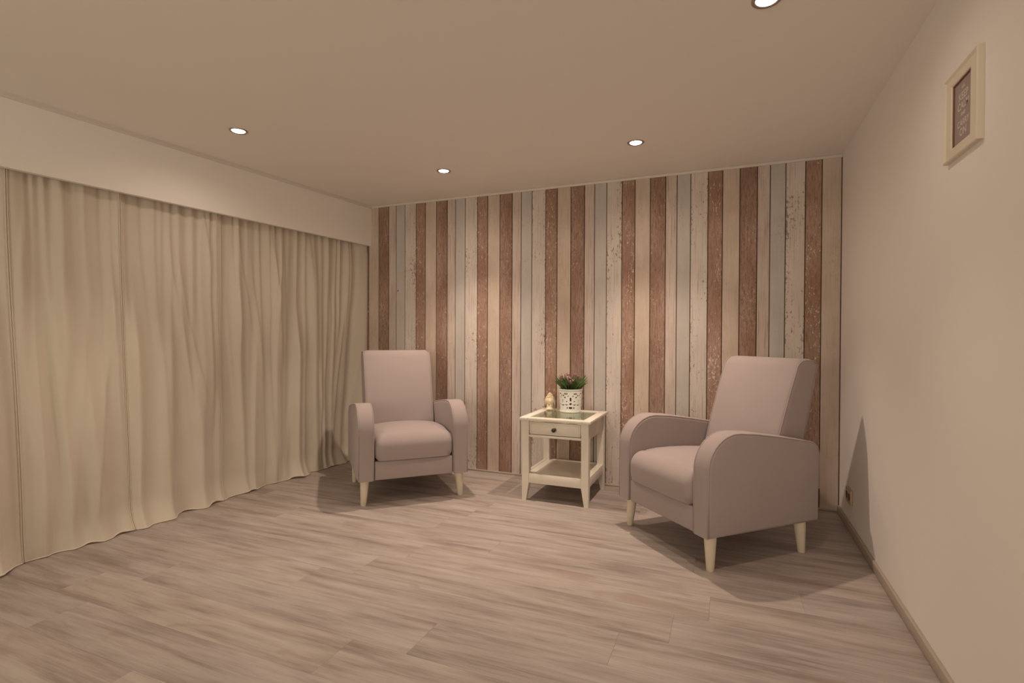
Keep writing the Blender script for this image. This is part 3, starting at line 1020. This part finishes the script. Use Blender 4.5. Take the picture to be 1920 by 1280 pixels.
# ------------------------------------------------------------------ framed print on the right wall
def make_picture():
    y0, y1, z0, z1 = -1.822, -1.590, 1.508, 1.748          # outer frame
    oy0, oy1, oz0, oz1 = -1.766, -1.642, 1.540, 1.714      # opening
    TK = 0.013
    root = empty('picture_frame', (0.0, (y0 + y1) / 2, z0))
    off = Vector((0.0, (y0 + y1) / 2, z0))
    def rail(name, quad_out, quad_in):
        bm = bmesh.new()
        # each mitred rail: back edge on the wall, raised outer bead, sloping to the opening
        prof = [(0.0, 0.0), (0.0, -TK), (0.10, -TK - 0.002), (0.22, -TK), (0.30, -TK + 0.002), (0.92, -TK + 0.002), (1.0, -TK + 0.004), (1.0, 0.0)]
        rings = []
        for (po, pi_) in zip(quad_out, quad_in):
            po, pi_ = Vector(po), Vector(pi_)
            rings.append([bm.verts.new(Vector((dx, *(po + (pi_ - po) * t_))) - off) for (t_, dx) in prof])
        n = len(prof)
        for k in range(n): bm.faces.new((rings[0][k], rings[0][(k + 1) % n], rings[1][(k + 1) % n], rings[1][k]))
        bm.faces.new(rings[0][::-1]); bm.faces.new(rings[1])
        return from_bm(name, bm, M['frame'], root)
    o_ = [(y0, z0), (y1, z0), (y1, z1), (y0, z1)]
    i_ = [(oy0, oz0), (oy1, oz0), (oy1, oz1), (oy0, oz1)]
    for k in range(4):
        rail('frame_rail', (o_[k], o_[(k + 1) % 4]), (i_[k], i_[(k + 1) % 4]))
    # brown rebate edge seen inside the opening
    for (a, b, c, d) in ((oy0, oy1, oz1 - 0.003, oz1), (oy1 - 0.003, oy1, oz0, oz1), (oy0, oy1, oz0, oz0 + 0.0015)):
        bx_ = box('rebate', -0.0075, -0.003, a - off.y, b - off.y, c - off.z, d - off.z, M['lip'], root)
    pr = box('print', -0.004, -0.001, oy0 - off.y - 0.004, oy1 - off.y + 0.004, oz0 - off.z - 0.004, oz1 - off.z + 0.004, M['poster'], root)
    tag(pr, 'mauve-grey print with white lettering')
    cy = (oy0 + oy1) / 2 - off.y
    lines = [('KEEP', 0.118, 0.040), ('CALM', 0.092, 0.040), ('AND', 0.074, 0.018), ('CARRY', 0.046, 0.034), ('ON', 0.020, 0.040)]
    zb0 = oz0 - off.z
    for txt, zz, hh in lines:
        cu = bpy.data.curves.new('lettering', 'FONT')
        cu.body = txt; cu.size = hh * 0.72; cu.align_x = 'CENTER'; cu.extrude = 0.0002; cu.offset = 0.0004
        tmp = bpy.data.objects.new('lettering_curve', cu)
        COL.objects.link(tmp)
        dg = bpy.context.evaluated_depsgraph_get()
        me = bpy.data.meshes.new_from_object(tmp.evaluated_get(dg))
        bpy.data.objects.remove(tmp); bpy.data.curves.remove(cu)
        me.materials.clear()
        wmax = max(v.co.x for v in me.vertices) - min(v.co.x for v in me.vertices)
        lim = 0.092 if txt != 'ON' else 0.05
        kx = min(1.0, lim / wmax)
        for v in me.vertices:
            X, Y, Z = v.co
            v.co = (-0.0043 - Z, cy - X * kx, zb0 + zz + Y)
        lo = link('lettering', me, M['print'], pr)
    # small crown-like emblem above the words
    bm = bmesh.new()
    add_box(bm, -0.0046, -0.0038, cy - 0.010, cy + 0.010, zb0 + 0.1475, zb0 + 0.1500)
    for k in range(-2, 3):
        a = [bm.verts.new((-0.0046, cy + k * 0.0042 + s * 0.0020, zb0 + 0.1502)) for s in (-1, 1)]
        b = bm.verts.new((-0.0046, cy + k * 0.0046, zb0 + 0.1590 + (0.002 if k == 0 else 0)))
        bm.faces.new((a[0], a[1], b))
    from_bm('emblem', bm, M['print'], pr)
    tag(root, 'small cream-framed print reading keep calm and carry on, hung on the white wall', 'picture')
make_picture()

# ------------------------------------------------------------------ wall outlet low on the right wall
def make_outlet():
    root = empty('wall_outlet', (0.0, -0.305, 0.140))
    box('face_plate', -0.012, 0.0, -0.060, 0.060, 0.0, 0.075, M['socket'], root, 0.004)
    for s in (-1, 1):
        bm = bmesh.new()
        lathe(bm, [(0.019, 0.0), (0.0185, 0.0012), (0.0, 0.0012)], 24)
        for v in bm.verts:
            v.co = Vector((-0.0121 - v.co.z, s * 0.029 + v.co.x, 0.0375 + v.co.y))
        from_bm('socket', bm, M['socket_dark'], root)
    tag(root, 'small tan double wall outlet low on the white wall behind the armchair', 'outlet')
make_outlet()
